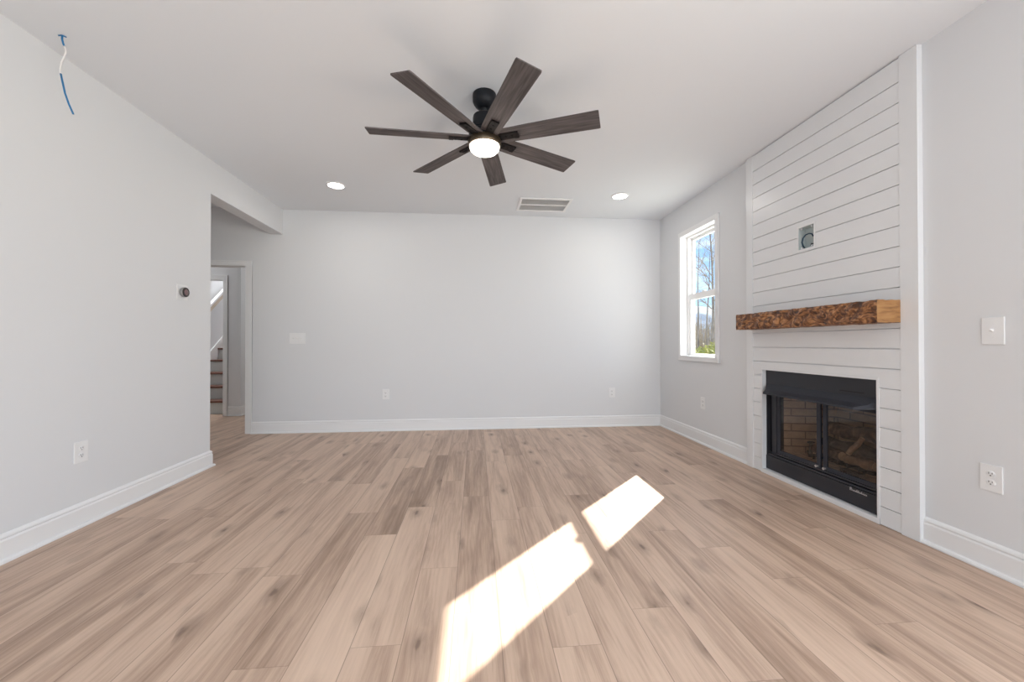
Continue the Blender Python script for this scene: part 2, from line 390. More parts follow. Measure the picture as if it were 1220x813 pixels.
def casing(bm, x0, x1, ztop, yf, w=.062, t=.018):
    # flat casing with a raised outer bead round a doorway whose face is at y = yf (towards the camera)
    for a, b, o0, o1 in ((x0-w, x0, x0-w, x0-w+.014), (x1, x1+w, x1+w-.014, x1+w)):
        box(bm, a, b, yf-t*.6, yf, .001, ztop-.0005, .001); box(bm, o0, o1, yf-t, yf-.0005, .001, ztop+w-.0145, .002)
    box(bm, x0-w+.0005, x1+w-.0005, yf-t*.6-.0005, yf, ztop, ztop+w-.001, .001); box(bm, x0-w, x1+w, yf-t, yf-.0005, ztop+w-.014, ztop+w, .002)
bm = bmesh.new(); casing(bm, -3.63, -2.768, 2.04, YB)
box(bm, -2.788, -2.768, YB-.005, YB+.125, .001, 2.04, .001); box(bm, -3.65, -3.63, YB-.005, YB+.125, .001, 2.04, .001); box(bm, -3.65, -2.768, YB-.005, YB+.125, 2.04, 2.058, .001)
struct('trim_1', bm, TRIM)
bm = bmesh.new(); casing(bm, -4.76, -3.802, 2.07, 6.36)
box(bm, -3.812, -3.800, 6.358, 6.49, .001, 2.072, .001); box(bm, -4.78, -3.8, 6.358, 6.49, 2.062, 2.074, .001)
struct('trim_2', bm, TRIM)

# shiplap cladding round the fireplace
XF = 2.422
PITCHZ = (2.596-.113)/21
def clad():
    b = slab(0, XF+.014, XR-.0005, (2.05, 3.27), (.0, 2.735), [FIRE, BOXH])
    zs = [2.596-PITCHZ*k for k in range(22)]
    edges = [2.735] + zs + [0.002]
    for zt, zb in zip(edges, edges[1:]):
        t_, b_ = zt-.0024, zb+.0024
        y0, y1 = 2.053, 3.263
        segs = [(y0, y1, b_, t_)]
        for h in (FIRE, BOXH):
            ns = []
            for a, c, d, e_ in segs:
                if h[3] <= d or h[2] >= e_ or h[1] <= a or h[0] >= c: ns.append((a, c, d, e_)); continue
                if a < h[0]: ns.append((a, h[0], d, e_))
                if c > h[1]: ns.append((h[1], c, d, e_))
                m0, m1 = max(a, h[0]), min(c, h[1])
                if e_ > h[3]: ns.append((m0, m1, h[3], e_))
                if d < h[2]: ns.append((m0, m1, d, h[2]))
            segs = ns
        for a, c, d, e_ in segs:
            if e_-d > .002: box(b, XF, XF+.0145, a, c, d, e_, 0)
    return b
struct('wall_fireplace', clad(), SHIP)
bm = bmesh.new(); box(bm, XF-.004, XR-.0005, 3.2635, 3.342, .001, H-.002, .0015); struct('trim_3', bm, SHIP)
bm = bmesh.new(); box(bm, XF-.004, XR-.0005, 1.957, 2.0525, .001, H-.002, .0015); struct('trim_4', bm, SHIP)
bm = bmesh.new(); box(bm, XR+.6, XR+.7, 2.05, 3.35, -.45, H); box(bm, XR+.151, XR+.6, 2.05, 2.12, -.45, H); box(bm, XR+.151, XR+.6, 3.28, 3.35, -.45, H); box(bm, XR+.151, XR+.7, 2.05, 3.35, H, H+.05); box(bm, XR+.151, XR+.6, 2.12, 3.28, -.45, -.05)
struct('wall_chase_sunblock', bm, WALL)  # unseen chase box, added to stop sun leaking in behind the firebox
bm = bmesh.new()                               # thin edge strips and white sill strip round the firebox opening
box(bm, XF-.003, XR+.02, 2.176, 2.192, .001, .884, .001); box(bm, XF-.003, XR+.02, 3.154, 3.170, .001, .884, .001)
box(bm, XF-.003, XR+.02, 2.192, 3.154, .868, .884, .001); box(bm, XF-.006, XR+.0, 2.176, 3.170, .001, .034, .002)
struct('trim_5', bm, SHIP)

# window 1 (seen): casing, jamb, vinyl frame, two sashes
y0, y1, z0, z1 = WIN
w1 = struct('window_1', (lambda b: (box(b, XR-.02, XR, y0-.047, y0, z0-.047, z1+.047, .003), box(b, XR-.02, XR, y1, y1+.036, z0-.047, z1+.047, .003),
      box(b, XR-.02, XR, y0, y1, z1, z1+.047, .003), box(b, XR-.022, XR, y0-.047, y1+.036, z0-.047, z0, .003),
      box(b, XR-.018, XR+.152, y0, y0+.008, z0, z1), box(b, XR-.018, XR+.152, y1-.008, y1, z0, z1), box(b, XR-.018, XR+.152, y0, y1, z0, z0+.008), box(b, XR-.018, XR+.152, y0, y1, z1-.008, z1), b)[-1])(bmesh.new()), TRIM)
def frame(bm, xa, xb, ya, yb, za, zb, w, wb=None, wt=None, bev=.003):
    wb = wb or w; wt = wt or w
    box(bm, xa, xb, ya, ya+w, za, zb, bev); box(bm, xa, xb, yb-w, yb, za, zb, bev)
    box(bm, xa, xb, ya+w, yb-w, za, za+wb, bev); box(bm, xa, xb, ya+w, yb-w, zb-wt, zb, bev)
ya, yb, za, zb = y0+.008, y1-.008, z0+.008, z1-.008
bm = bmesh.new(); frame(bm, XR+.065, XR+.145, ya, yb, za, zb, .035, .022, .022); obj('window_frame', bm, VINYL, w1)
bm = bmesh.new(); frame(bm, XR+.104, XR+.132, ya+.036, yb-.036, 1.622, zb-.023, .034, .040, .03); up = obj('upper_sash', bm, VINYL, w1)
bm = bmesh.new(); box(bm, XR+.117, XR+.120, ya+.07, yb-.07, 1.660, zb-.053); obj('pane', bm, GLASS, up)
bm = bmesh.new(); frame(bm, XR+.072, XR+.100, ya+.036, yb-.036, za+.014, 1.672, .036, .012, .070); lo = obj('lower_sash', bm, VINYL, w1)
bm = bmesh.new(); box(bm, XR+.085, XR+.088, ya+.072, yb-.072, za+.026, 1.604); obj('pane', bm, GLASS, lo)
bm = bmesh.new(); box(bm, XR+.060, XR+.080, 4.15, 4.21, 1.672, 1.684, .003); obj('sash_lock', bm, VINYL, lo)

# unseen window frames added behind the camera to go with the fill lamps
for nm, ax, (a, b, c, d), pos in (('fill_window_rear', 1, REAR_FILL_WIN, -3.3), ('fill_window_side', 0, SIDE_FILL_WIN, XR+.08)):
    bm = bmesh.new()
    def fb(u0, u1, za_, zb_):
        if ax == 1: box(bm, u0, u1, pos-.03, pos+.03, za_, zb_, .003)
        else: box(bm, pos-.03, pos+.03, u0, u1, za_, zb_, .003)
    fb(a, a+.05, c, d); fb(b-.05, b, c, d); fb(a, b, c, c+.05); fb(a, b, d-.05, d); fb((a+b)/2-.03, (a+b)/2+.03, c, d)
    struct(nm, bm, VINYL)

# ------------------------------------------------------------------ ceiling fan
FX, FY, FZ, FR, FA = .0578, 2.6174, 2.449, .7474, .9459
fan = thing('ceiling_fan', 'black seven-blade ceiling fan with grey wood blades and lit round lamp', 'ceiling fan', (FX, FY, H))
zz = lambda z: z-H
bm = lathe(bmesh.new(), [(.0, 0), (.076, 0), (.078, -.004), (.077, -.045), (.072, -.062), (.060, -.080), (.036, -.093), (.020, -.095), (0, -.095)], 48); obj('canopy', bm, BLACKP, fan, True)
bm = lathe(bmesh.new(), [(.0, -.090), (.013, -.090), (.013, -.150), (0, -.150)], 24); lathe(bm, [(0, -.088), (.020, -.088), (.027, -.10), (.020, -.112), (0, -.112)], 24); lathe(bm, [(0, -.128), (.022, -.128), (.024, -.146), (0, -.146)], 24); obj('downrod', bm, BLACKP, fan, True)
bm = lathe(bmesh.new(), [(0, -.138), (.062, -.138), (.074, -.146), (.077, -.158), (.077, -.232), (.070, -.240), (.095, -.252), (.104, -.262), (.104, -.300), (0, -.300)], 56); obj('motor_housing', bm, BLACKP, fan, True)
bm = lathe(bmesh.new(), [(.0, -.300), (.106, -.300), (.110, -.306), (.110, -.338), (.106, -.344), (.099, -.344), (.099, -.338), (0, -.338)], 56); kit = obj('light_ring', bm, BRONZE, fan, True); kit['label'] = 'bronze ring round the lamp'
bm = lathe(bmesh.new(), [(.0985, -.339), (.0985, -.352), (.094, -.366), (.080, -.380), (.055, -.389), (.028, -.393), (0.0005, -.394)], 56, cap0=True); obj('lamp_lens', bm, LENS, fan, 'all')
# blade: local x outwards
bz = FZ-H
bm = bmesh.new()
prof = [(.085, .048), (.11, .058), (.30, .064), (.60, .069), (.735, .0715), (.745, .0700), (FR, .067)]
b2 = bmesh.new(); lo_, hi_ = [], []
for zf, ring in ((-.0035, lo_), (.0035, hi_)):
    for xx, hw in prof: ring.append((b2.verts.new((xx, -hw, zf)), b2.verts.new((xx, hw, zf))))
for ring in (lo_, hi_):
    for a, b in zip(ring, ring[1:]): b2.faces.new((a[0], b[0], b[1], a[1]))
for i in range(len(prof)-1):
    for s in (0, 1): b2.faces.new((lo_[i][s], lo_[i+1][s], hi_[i+1][s], hi_[i][s]))
for i in (0, -1): b2.faces.new((lo_[i][0], lo_[i][1], hi_[i][1], hi_[i][0]))
merge(bm, b2)
blade0 = obj('blade', bm, BLADE, fan)
bm = bmesh.new(); box(bm, .06, .235, -.026, .026, -.013, -.004, .003); box(bm, .205, .235, -.026, .026, -.016, -.004, .003)
for sx_ in (.15, .19, .222): lathe(bm, [(0, -.018), (.006, -.018), (.006, -.012), (0, -.012)], 10, Matrix.Translation((sx_, 0, 0)))
arm0 = obj('blade_arm', bm, mat('arm_black', (.010, .008, .008), .7, 0, .15), blade0); arm0['label'] = 'black bracket under the blade'
for k in range(7):
    a = FA + k*2*math.pi/7; ang = math.atan2(-math.sin(a), -math.cos(a))
    if k == 0: bl = blade0
    else:
        bl = blade0.copy(); COL.objects.link(bl); bl.parent = fan; ar = arm0.copy(); COL.objects.link(ar); ar.parent = bl
    bl.matrix_local = Matrix.Translation((0, 0, bz)) @ Matrix.Rotation(ang, 4, 'Z') @ Matrix.Rotation(math.radians(-13), 4, 'X')
pl = bpy.data.lights.new('fan_lamp', 'POINT'); pl.energy = 1.4; pl.color = (1, .92, .82); pl.shadow_soft_size = .09
po = bpy.data.objects.new('fan_lamp', pl); COL.objects.link(po); po.location = (FX, FY, 2.24)

# ------------------------------------------------------------------ recessed lights (two in view, two more behind the camera)
def recessed(x, y, label):
    t = thing('recessed_light', label, 'ceiling light', (x, y, H), group='recessed ceiling lights')
    bm = lathe(bmesh.new(), [(.078, -.001), (.094, -.001), (.096, -.005), (.090, -.011), (.078, -.013)], 48); obj('trim_ring', bm, TRIM, t, True)
    bm = lathe(bmesh.new(), [(.078, -.002), (.078, -.012), (.06, -.0155), (.001, -.017)], 48, cap0=True); obj('lens', bm, DISC, t, 'all')
    d = bpy.data.lights.new('recessed_lamp', 'AREA'); d.shape = 'DISK'; d.size = .15; d.energy = 2.8; d.color = (1, .95, .89)
    o = bpy.data.objects.new('recessed_lamp', d); COL.objects.link(o); o.location = (x, y, H-.022)
    return t
recessed(-1.445, 4.24, 'round lit recessed ceiling light on the left, near the hall opening')
recessed(1.600, 4.27, 'round lit recessed ceiling light on the right, beside the air vent')

# ------------------------------------------------------------------ ceiling vent
vent = thing('ceiling_vent', 'white rectangular return air vent with louvers in the ceiling', 'vent', (.80, 4.63, H))
bm = bmesh.new(); VX, VY = .305, .215
for a in ((-VX, VX, -VY, -VY+.032), (-VX, VX, VY-.032, VY), (-VX, -VX+.032, -VY+.032, VY-.032), (VX-.032, VX, -VY+.032, VY-.032)): box(bm, *a, -.012, -.0005, .003)
obj('vent_frame', bm, TRIM, vent)
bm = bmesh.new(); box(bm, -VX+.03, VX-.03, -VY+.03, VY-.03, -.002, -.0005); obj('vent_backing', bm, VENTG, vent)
bm = bmesh.new(); box(bm, -VX+.03, VX-.03, -.008, .008, -.012, -.001, .002); obj('center_bar', bm, TRIM, vent)
bm = bmesh.new(); n = 22
for k in range(n):
    y = -VY+.04 + (2*VY-.08)*k/(n-1)
    if abs(y) < .012: continue
    b2 = bmesh.new(); box(b2, -VX+.032, VX-.032, -.0055, .0055, -.0006, .0006); merge(bm, b2, 0, Matrix.Translation((0, y, -.006)) @ Matrix.Rotation(math.radians(40), 4, 'X'))
obj('louvers', bm, mat('louver_paint', (.72, .72, .72), .5), vent)

# ------------------------------------------------------------------ wires
def wire(bm, p, r, n=8): return tube(bm, p, r, n)
w = thing('ceiling_wire', 'blue and white electrical wire dangling from a small hole in the ceiling', 'wire', (-2.199, 2.312, H))
o = Vector((-2.199, 2.312, H)); rel = lambda P: [Vector(p)-o for p in P]
up_ = [(-2.199, 2.312, 2.745), (-2.200, 2.312, 2.72), (-2.194, 2.312, 2.697), (-2.189, 2.312, 2.684)]
wh = [(-2.189, 2.312, 2.684), (-2.183, 2.312, 2.668), (-2.181, 2.312, 2.653), (-2.187, 2.312, 2.630), (-2.199, 2.312, 2.603), (-2.207, 2.312, 2.571), (-2.209, 2.312, 2.548), (-2.205, 2.312, 2.535)]
dn = [(-2.205, 2.312, 2.535), (-2.196, 2.312, 2.49), (-2.184, 2.312, 2.432), (-2.165, 2.312, 2.375), (-2.143, 2.312, 2.322)]
obj('blue_upper_wire', tube(tube(bmesh.new(), rel(up_), .0042), rel([(-2.218, 2.312, 2.739), (-2.200, 2.310, 2.741), (-2.180, 2.312, 2.733)]), .0032), BLUE, w, 'all')
obj('white_wire', wire(bmesh.new(), rel(wh), .0040), WIREW, w, 'all')
obj('blue_lower_wire', wire(bmesh.new(), rel(dn), .0042), BLUE, w, 'all')

# ------------------------------------------------------------------ junction box in the shiplap
jb = thing('junction_box', 'open electrical box with blue cable set into the white shiplap', 'electrical box', (XF, 2.70, 1.79))
def jbox(bm, *a, bev=0): x0_, x1_, y0_, y1_, z0_, z1_ = a; box(bm, x0_-XF, x1_-XF, y0_-2.70, y1_-2.70, z0_-1.79, z1_-1.79, bev)
bm = bmesh.new(); ja, jb_, jc, jd = 2.632, 2.768, 1.792, 1.956
jbox(bm, XF+.002, XF+.060, ja, ja+.003, jc, jd); jbox(bm, XF+.002, XF+.060, jb_-.003, jb_, jc, jd); jbox(bm, XF+.002, XF+.060, ja, jb_, jc, jc+.003); jbox(bm, XF+.002, XF+.060, ja, jb_, jd-.003, jd); jbox(bm, XF+.056, XF+.060, ja, jb_, jc, jd)
obj('box_shell', bm, GALV, jb)
bm = bmesh.new()
for a in ((ja-.012, ja, jc-.012, jd+.012), (jb_, jb_+.012, jc-.012, jd+.012), (ja, jb_, jc-.012, jc), (ja, jb_, jd, jd+.012)): jbox(bm, XF-.003, XF-.0005, *a, bev=.0008)
obj('cover_frame', bm, TRIM, jb)
for yy, zz_ in ((2.655, 1.945), (2.745, 1.945), (2.655, 1.803), (2.745, 1.803)):
    bm = bmesh.new(); jbox(bm, XF+.004, XF+.012, yy-.008, yy+.008, zz_-.006, zz_+.006, bev=.001)
    obj('mounting_ear', bm, SILVER, jb)
cab = [(2.470, 2.757, 1.80), (2.450, 2.757, 1.822), (2.440, 2.756, 1.850), (2.438, 2.745, 1.878), (2.438, 2.722, 1.897), (2.440, 2.692, 1.900), (2.445, 2.674, 1.892), (2.452, 2.668, 1.872)]
obj('cable', wire(bmesh.new(), [Vector(p)-Vector((XF, 2.70, 1.79)) for p in cab], .0045), DBLUE, jb, 'all')
bm = bmesh.new(); tube(bm, [Vector(p)-Vector((XF, 2.70, 1.79)) for p in ((2.476, 2.70, 1.80), (2.452, 2.692, 1.812), (2.444, 2.676, 1.822), (2.450, 2.664, 1.818))], .0035); obj('loose_wire', bm, SOOT, jb, 'all')

# ------------------------------------------------------------------ plates: outlets and switches (local x along wall, y out of wall, z up)
def wallrot(side): return {'back': 0, 'left': math.pi/2, 'right': -math.pi/2}[side]
def plate(bm, w_, h_):
    box(bm, -w_/2, w_/2, -.006, 0, -h_/2, h_/2, .0028)
def outlet(side, c, label):
    t = thing('wall_outlet', label, 'outlet', c, (0, 0, wallrot(side)), 'duplex wall outlets')
    bm = bmesh.new(); plate(bm, .084, .128); lathe(bm, [(0, 0), (.0035, 0), (.003, .001), (0, .0012)], 12, Matrix.Translation((0, -.006, 0)) @ Matrix.Rotation(math.pi/2, 4, 'X')); obj('cover_plate', bm, PLATE, t)
    for s in (1, -1):
        bm = bmesh.new(); lathe(bm, [(.0175, 0), (.0175, .0015), (.016, .0022), (.0001, .0022)], 28, Matrix.Translation((0, -.0055, s*.0205)) @ Matrix.Diagonal((1, 1, .86, 1)) @ Matrix.Rotation(math.pi/2, 4, 'X'))
        rc = obj('receptacle', bm, PLATE, t, True)
        bm = bmesh.new(); zc = s*.0205
        box(bm, -.0075, -.0052, -.0086, -.0074, zc-.001, zc+.0075); box(bm, .0052, .0075, -.0086, -.0074, zc-.0005, zc+.0068)
        lathe(bm, [(.0028, 0), (.0028, .001), (0.0001, .001)], 12, Matrix.Translation((0, -.0076, zc-.0075)) @ Matrix.Rotation(math.pi/2, 4, 'X'))
        obj('slots', bm, DARK, rc)
    return t
outlet('left', (XL, 2.597, .447), 'white duplex outlet low on the left wall above the baseboard')
outlet('back', (-1.122, YB, .458), 'white duplex outlet on the back wall, left of its middle')
outlet('back', (1.785, YB, .444), 'white duplex outlet on the back wall near the right corner')
outlet('right', (XR, 4.083, .444), 'white duplex outlet on the right wall below the window')
outlet('right', (XR, 1.676, .447), 'white duplex outlet right of the fireplace, close to the camera')
def switch(side, c, n, w_, label, shift=0):
    t = thing('light_switch', label, 'light switch', c, (0, 0, wallrot(side)), 'light switches on the walls')
    bm = bmesh.new(); plate(bm, w_, .130)
    for k in range(n):
        x_ = (k-(n-1)/2)*.046+shift
        for zz_ in (.030, -.030): lathe(bm, [(0, 0), (.003, 0), (.0025, .001), (0, .0012)], 10, Matrix.Translation((x_, -.006, zz_)) @ Matrix.Rotation(math.pi/2, 4, 'X'))
    obj('cover_plate', bm, PLATE, t)
    for k in range(n):
        x_ = (k-(n-1)/2)*.046+shift
        bm = bmesh.new(); box(bm, x_-.0055, x_+.0055, -.0072, -.005, -.012, .012, .001)
        b2 = bmesh.new(); box(b2, -.0042, .0042, -.017, 0, -.005, .005, .0015); merge(bm, b2, 0, Matrix.Translation((x_, -.005, 0)) @ Matrix.Rotation(math.radians(-28), 4, 'X'))
        obj('toggle', bm, PLATE, t)
    return t
switch('back', (-2.181, YB, 1.158), 3, .187, 'white triple light switch on the back wall beside the hall opening')
switch('right', (XR, 1.665, 1.150), 1, .084, 'white single light switch on the right wall beside the fireplace')

# ------------------------------------------------------------------ thermostat
th = thing('thermostat', 'round silver and black thermostat on the left wall', 'thermostat', (XL, 3.412, 1.508), (0, 0, math.pi/2))
RX = Matrix.Rotation(math.pi/2, 4, 'X')
bm = bmesh.new(); box(bm, -.060, .060, -.003, 0, -.060, .060, .0012); obj('back_plate', bm, TRIM, th)
bm = lathe(bmesh.new(), [(0, .003), (.034, .003), (.034, .007), (.038, .008), (.040, .012), (.040, .028), (.038, .030), (.0001, .030)], 48, RX); obj('ring', bm, mat('brushed_steel', (.38, .38, .38), .3, .9), th, True)
bm = lathe(bmesh.new(), [(.0385, .029), (.0375, .0325), (.030, .034), (.0001, .0345)], 48, RX, cap0=True); obj('display', bm, mat('thermostat_glass', (.012, .006, .007), .12, 0, .8), th, True)
bm = lathe(bmesh.new(), [(.024, .0335), (.022, .0352), (.0001, .0354)], 40, RX); obj('face_reflection', bm, mat('thermostat_reflection', (.20, .12, .125), .3), th, True)  # pink-brown reflection on the black face, put into the colour of a disc

# ------------------------------------------------------------------ mantel beam
def beam():
    b = bmesh.new(); L_, D_, Hh = 1.225, .150, .134
    nx, ny, nz = 8, 60, 8; rr = random.Random(3)
    # grid box, top/front/bottom lightly hewn; local: x depth (0 = wall .. -D), y length, z height
    def disp(y_, z_, s): return .0035*math.sin(y_*31+s)+.0030*math.sin(y_*67+z_*50+s*2)+.0035*math.sin(z_*90+y_*14+s)+rr.uniform(-.0016, .0016)
    faces = []
    grid = {}
    def v(i, j, k):
        key = (i, j, k)
        if key not in grid:
            x_, y_, z_ = -D_*i/nx, L_*j/ny, Hh*k/nz
            if i == nx: x_ += disp(y_, z_, 1)*(0 if j in (0, ny) else 1)
            if k == 0: z_ += abs(disp(y_, x_, 2))*.7
            if k == nz: z_ -= abs(disp(y_, x_, 3))*.7
            if (i == nx) and k in (0, nz): x_ += .003
            grid[key] = b.verts.new((x_, y_, z_))
        return grid[key]
    for j in range(ny):
        for k in range(nz):
            b.faces.new((v(nx, j, k), v(nx, j+1, k), v(nx, j+1, k+1), v(nx, j, k+1))); b.faces.new((v(0, j, k), v(0, j+1, k), v(0, j+1, k+1), v(0, j, k+1)))
        for i in range(nx):
            b.faces.new((v(i, j, 0), v(i+1, j, 0), v(i+1, j+1, 0), v(i, j+1, 0))); b.faces.new((v(i, j, nz), v(i+1, j, nz), v(i+1, j+1, nz), v(i, j+1, nz)))
    for j in (0, ny):
        for i in range(nx):
            for k in range(nz):
                f = b.faces.new((v(i, j, k), v(i+1, j, k), v(i+1, j, k+1), v(i, j, k+1))); f.material_index = 1
    return b
mt = obj('mantel_beam', beam(), [BEAM, BEAMEND]); mt.location = (XF-.001, 2.050, 1.208)
tag(mt, 'rough-hewn brown wooden mantel beam on the white shiplap above the fireplace', 'mantel')

# ------------------------------------------------------------------ fireplace insert
fp = thing('fireplace', 'black metal fireplace insert with hood and two glass doors', 'fireplace', (2.45, 2.673, .036))
O = Vector((2.45, 2.673, .036))
def fbx(bm, x0_, x1_, y0_, y1_, z0_, z1_, bev=0): box(bm, x0_-O.x, x1_-O.x, y0_-O.y, y1_-O.y, z0_-O.z, z1_-O.z, bev)
def fpts(P): return [Vector(p)-O for p in P]
FY0, FY1, FZ0, FZ1 = 2.1935, 3.1525, .0365, .866
bm = bmesh.new()
fbx(bm, 2.455, 2.475, FY0, FY1, .735, FZ1); fbx(bm, 2.470, 2.50, FY0, FY1, .655, .74)
fbx(bm, 2.470, 2.52, 3.06, 3.105, .15, .70, .002); fbx(bm, 2.495, 2.51, 3.105, FY1, .15, .70); fbx(bm, 2.470, 2.52, FY0, 2.215, .15, .70, .002)
fbx(bm, 2.457, 2.51, FY1-.006, FY1, FZ0, .74)
fbx(bm, 2.462, 2.52, FY0, FY1, .150, .166, .002); fbx(bm, 2.470, 2.50, FY0, FY1, .172, .186, .002)
# outer steel shell behind the face
for a in ((2.50, 2.98, FY0, FY0+.008, FZ0, FZ1), (2.50, 2.98, FY1-.008, FY1, FZ0, FZ1), (2.50, 2.98, FY0, FY1, FZ1-.008, FZ1), (2.50, 2.98, FY0, FY1, FZ0, FZ0+.008), (2.972, 2.98, FY0, FY1, FZ0, FZ1)): fbx(bm, *a)
fbx(bm, 2.52, 2.97, FY0+.01, FY1-.01, .155, .190)
obj('housing', bm, BLACK, fp)
bm = bmesh.new(); fbx(bm, 2.4535, 2.4555, 2.30, 2.47, .772, .777); obj('vent_slot', bm, SOOT, fp)
bm = bmesh.new()
for k in range(16): fbx(bm, 2.4935, 2.4955, 3.115, 3.135, .18+.031*k, .193+.031*k)
obj('side_mesh', bm, HOOD, fp)
bm = bmesh.new(); fbx(bm, 2.452, 2.462, FY0, FY1, FZ0, .150, .002); obj('lower_panel', bm, BLACK, fp)
# hood: mitred sloping canopy
bm = bmesh.new()
rt = [(2.456, FY0+.002, .752), (2.456, FY1-.002, .752)]; lp = [(2.350, 2.275, .689), (2.350, 3.055, .689)]; lb = [(2.350, 2.275, .676), (2.350, 3.055, .676)]; rb = [(2.456, FY0+.002, .684), (2.456, FY1-.002, .684)]
V = [bm.verts.new(p) for p in fpts(rt+lp+lb+rb)]
mid = []
for i, (a, c) in enumerate(((0, 2), (1, 3))):
    p = (V[a].co*.5+V[c].co*.5)+Vector((.006, 0, -.010)); mid.append(bm.verts.new(p))
bm.faces.new((V[0], V[1], mid[1], mid[0])); bm.faces.new((mid[0], mid[1], V[3], V[2])); bm.faces.new((V[2], V[3], V[5], V[4]))
bm.faces.new((V[0], mid[0], V[2], V[4], V[6])); bm.faces.new((V[1], mid[1], V[3], V[5], V[7]))
bm.faces.new((V[4], V[5], V[7], V[6])); bm.faces.new((V[0], V[1], V[7], V[6]))
obj('hood', bm, HOOD, fp)
# doors
for dy0, dy1, hy in ((2.648, 3.058, 2.668), (2.217, 2.626, 2.606)):
    bm = bmesh.new(); za_, zb_ = .186, .700
    fbx(bm, 2.476, 2.492, dy0, dy0+.030, za_, zb_, .002); fbx(bm, 2.476, 2.492, dy1-.030, dy1, za_, zb_, .002)
    fbx(bm, 2.476, 2.492, dy0+.03, dy1-.03, za_, za_+.028, .002); fbx(bm, 2.476, 2.492, dy0+.03, dy1-.03, zb_-.028, zb_, .002)
    d = obj('door', bm, HOOD, fp)
    bm = bmesh.new(); fbx(bm, 2.482, 2.485, dy0+.028, dy1-.028, za_+.026, zb_-.026); obj('pane', bm, FGLASS, d)
    bm = bmesh.new(); lathe(bm, [(0, 0), (.006, 0), (.006, .012), (.009, .014), (.009, .020), (0, .021)], 16, Matrix.Translation(Vector((2.477, hy, .200))-O) @ Matrix.Rotation(-math.pi/2, 4, 'Y')); obj('knob', bm, SILVER, d, True)
# brick liner (side walls splay in towards the back)
bm = bmesh.new(); uvl = bm.loops.layers.uv.new('UVMap')
def quad(P, U):
    f = bm.faces.new([bm.verts.new(p) for p in fpts(P)])
    for lp_, u in zip(f.loops, U): lp_[uvl].uv = u
bz0, bz1, bx0, bx1 = .190, .80, 2.525, 2.90
yf0, yf1, yb0, yb1 = 2.225, 3.045, 2.33, 2.945
dl = math.hypot(bx1-bx0, yf1-yb1)
quad([(bx0, yf1, bz0), (bx1, yb1, bz0), (bx1, yb1, bz1), (bx0, yf1, bz1)], [(.05, .19), (.05+dl, .19), (.05+dl, .8), (.05, .8)])
quad([(bx1, yb1, bz0), (bx1, yb0, bz0), (bx1, yb0, bz1), (bx1, yb1, bz1)], [(.2, .19), (.2+yb1-yb0, .19), (.2+yb1-yb0, .8), (.2, .8)])
quad([(bx1, yb0, bz0), (bx0, yf0, bz0), (bx0, yf0, bz1), (bx1, yb0, bz1)], [(1, .19), (1+dl, .19), (1+dl, .8), (1, .8)])
quad([(bx0, yf0, bz0+.003), (bx0, yf1, bz0+.003), (bx1, yb1, bz0+.003), (bx1, yb0, bz0+.003)], [(0, 0), (.8, 0), (.8, .4), (0, .4)])
obj('brick_liner', bm, BRICK, fp)
# small silver script badge on the lower panel
bm = bmesh.new(); by = 2.395
def st(P, r=.0016): tube(bm, fpts([(2.4505, by-a, .128+b) for a, b in P]), r, 5)
st([(0, 0), (.001, .019)], .002); st([(0, .019), (.010, .018), (.012, .013), (.001, .010)]); st([(.001, .010), (.012, .008), (.014, .003), (0, 0)])
xx = .018
for hgt in (.008, .008, .016, .015, .008, .014, .008, .008, .008):
    st([(xx, .008), (xx+.001, .001), (xx+.006, .001), (xx+.008, hgt)]); st([(xx+.008, hgt), (xx+.009, .001)], .0014); xx += .0105
st([(.016, .0005), (xx, .0005)], .0012)
obj('badge', bm, SILVER, fp)['label'] = 'small silver script lettering badge'

# grate, burner and logs: separate things standing in the firebox
gr = bmesh.new(); G0 = Vector((2.66, 2.64, .194))
def gb(a, b, r=.006): tube(gr, [Vector(a)-G0, Vector(b)-G0], r, 6)
for yy in (2.44, 2.52, 2.60, 2.68, 2.76, 2.84): 
    gb((2.560, yy, .232), (2.80, yy, .232)); gb((2.560, yy, .232), (2.552, yy, .262))
for xx in (2.60, 2.78): gb((xx, 2.42, .226), (xx, 2.86, .226), .007)
for xx in (2.60, 2.78):
    for yy in (2.44, 2.84): gb((xx, yy, .196), (xx, yy, .23), .008)
tag(obj('fire_grate', gr, SOOT), 'black iron fire grate under the logs in the firebox', 'grate').location = G0
bm = bmesh.new(); box(bm, -.03, .03, -.20, .20, 0, .018, .003); tube(bm, [(0, -.19, .018), (0, .19, .018)], .009, 8)
tag(obj('gas_burner', bm, SOOT), 'black gas burner pan on the firebox floor below the grate', 'burner').location = (2.70, 2.64, .195)
bm = bmesh.new(); box(bm, -.025, .025, -.07, .07, 0, .03, .004); lathe(bm, [(0, 0), (.012, 0), (.012, .02), (0, .02)], 16, Matrix.Translation((-.025, -.02, .016)) @ Matrix.Rotation(-math.pi/2, 4, 'Y'))
lathe(bm, [(0, 0), (.008, 0), (.008, .02), (0, .02)], 16, Matrix.Translation((-.025, .03, .016)) @ Matrix.Rotation(-math.pi/2, 4, 'Y'))
tag(obj('gas_valve', bm, SOOT), 'small black gas valve block in front of the fire grate', 'gas valve').location = (2.545, 2.47, .1945)
bm = bmesh.new(); tube(bm, [(0, 0, .001), (0, 0, .11)], .011, 8); tube(bm, [(-.02, 0, .010), (.02, 0, .010)], .009, 6); lathe(bm, [(0, .108), (.022, .110), (.026, .118), (.018, .124), (0, .124)], 16)
tag(obj('andiron', bm, SOOT), 'black iron post standing at the left end of the logs', 'andiron').location = (2.62, 2.885, .196)

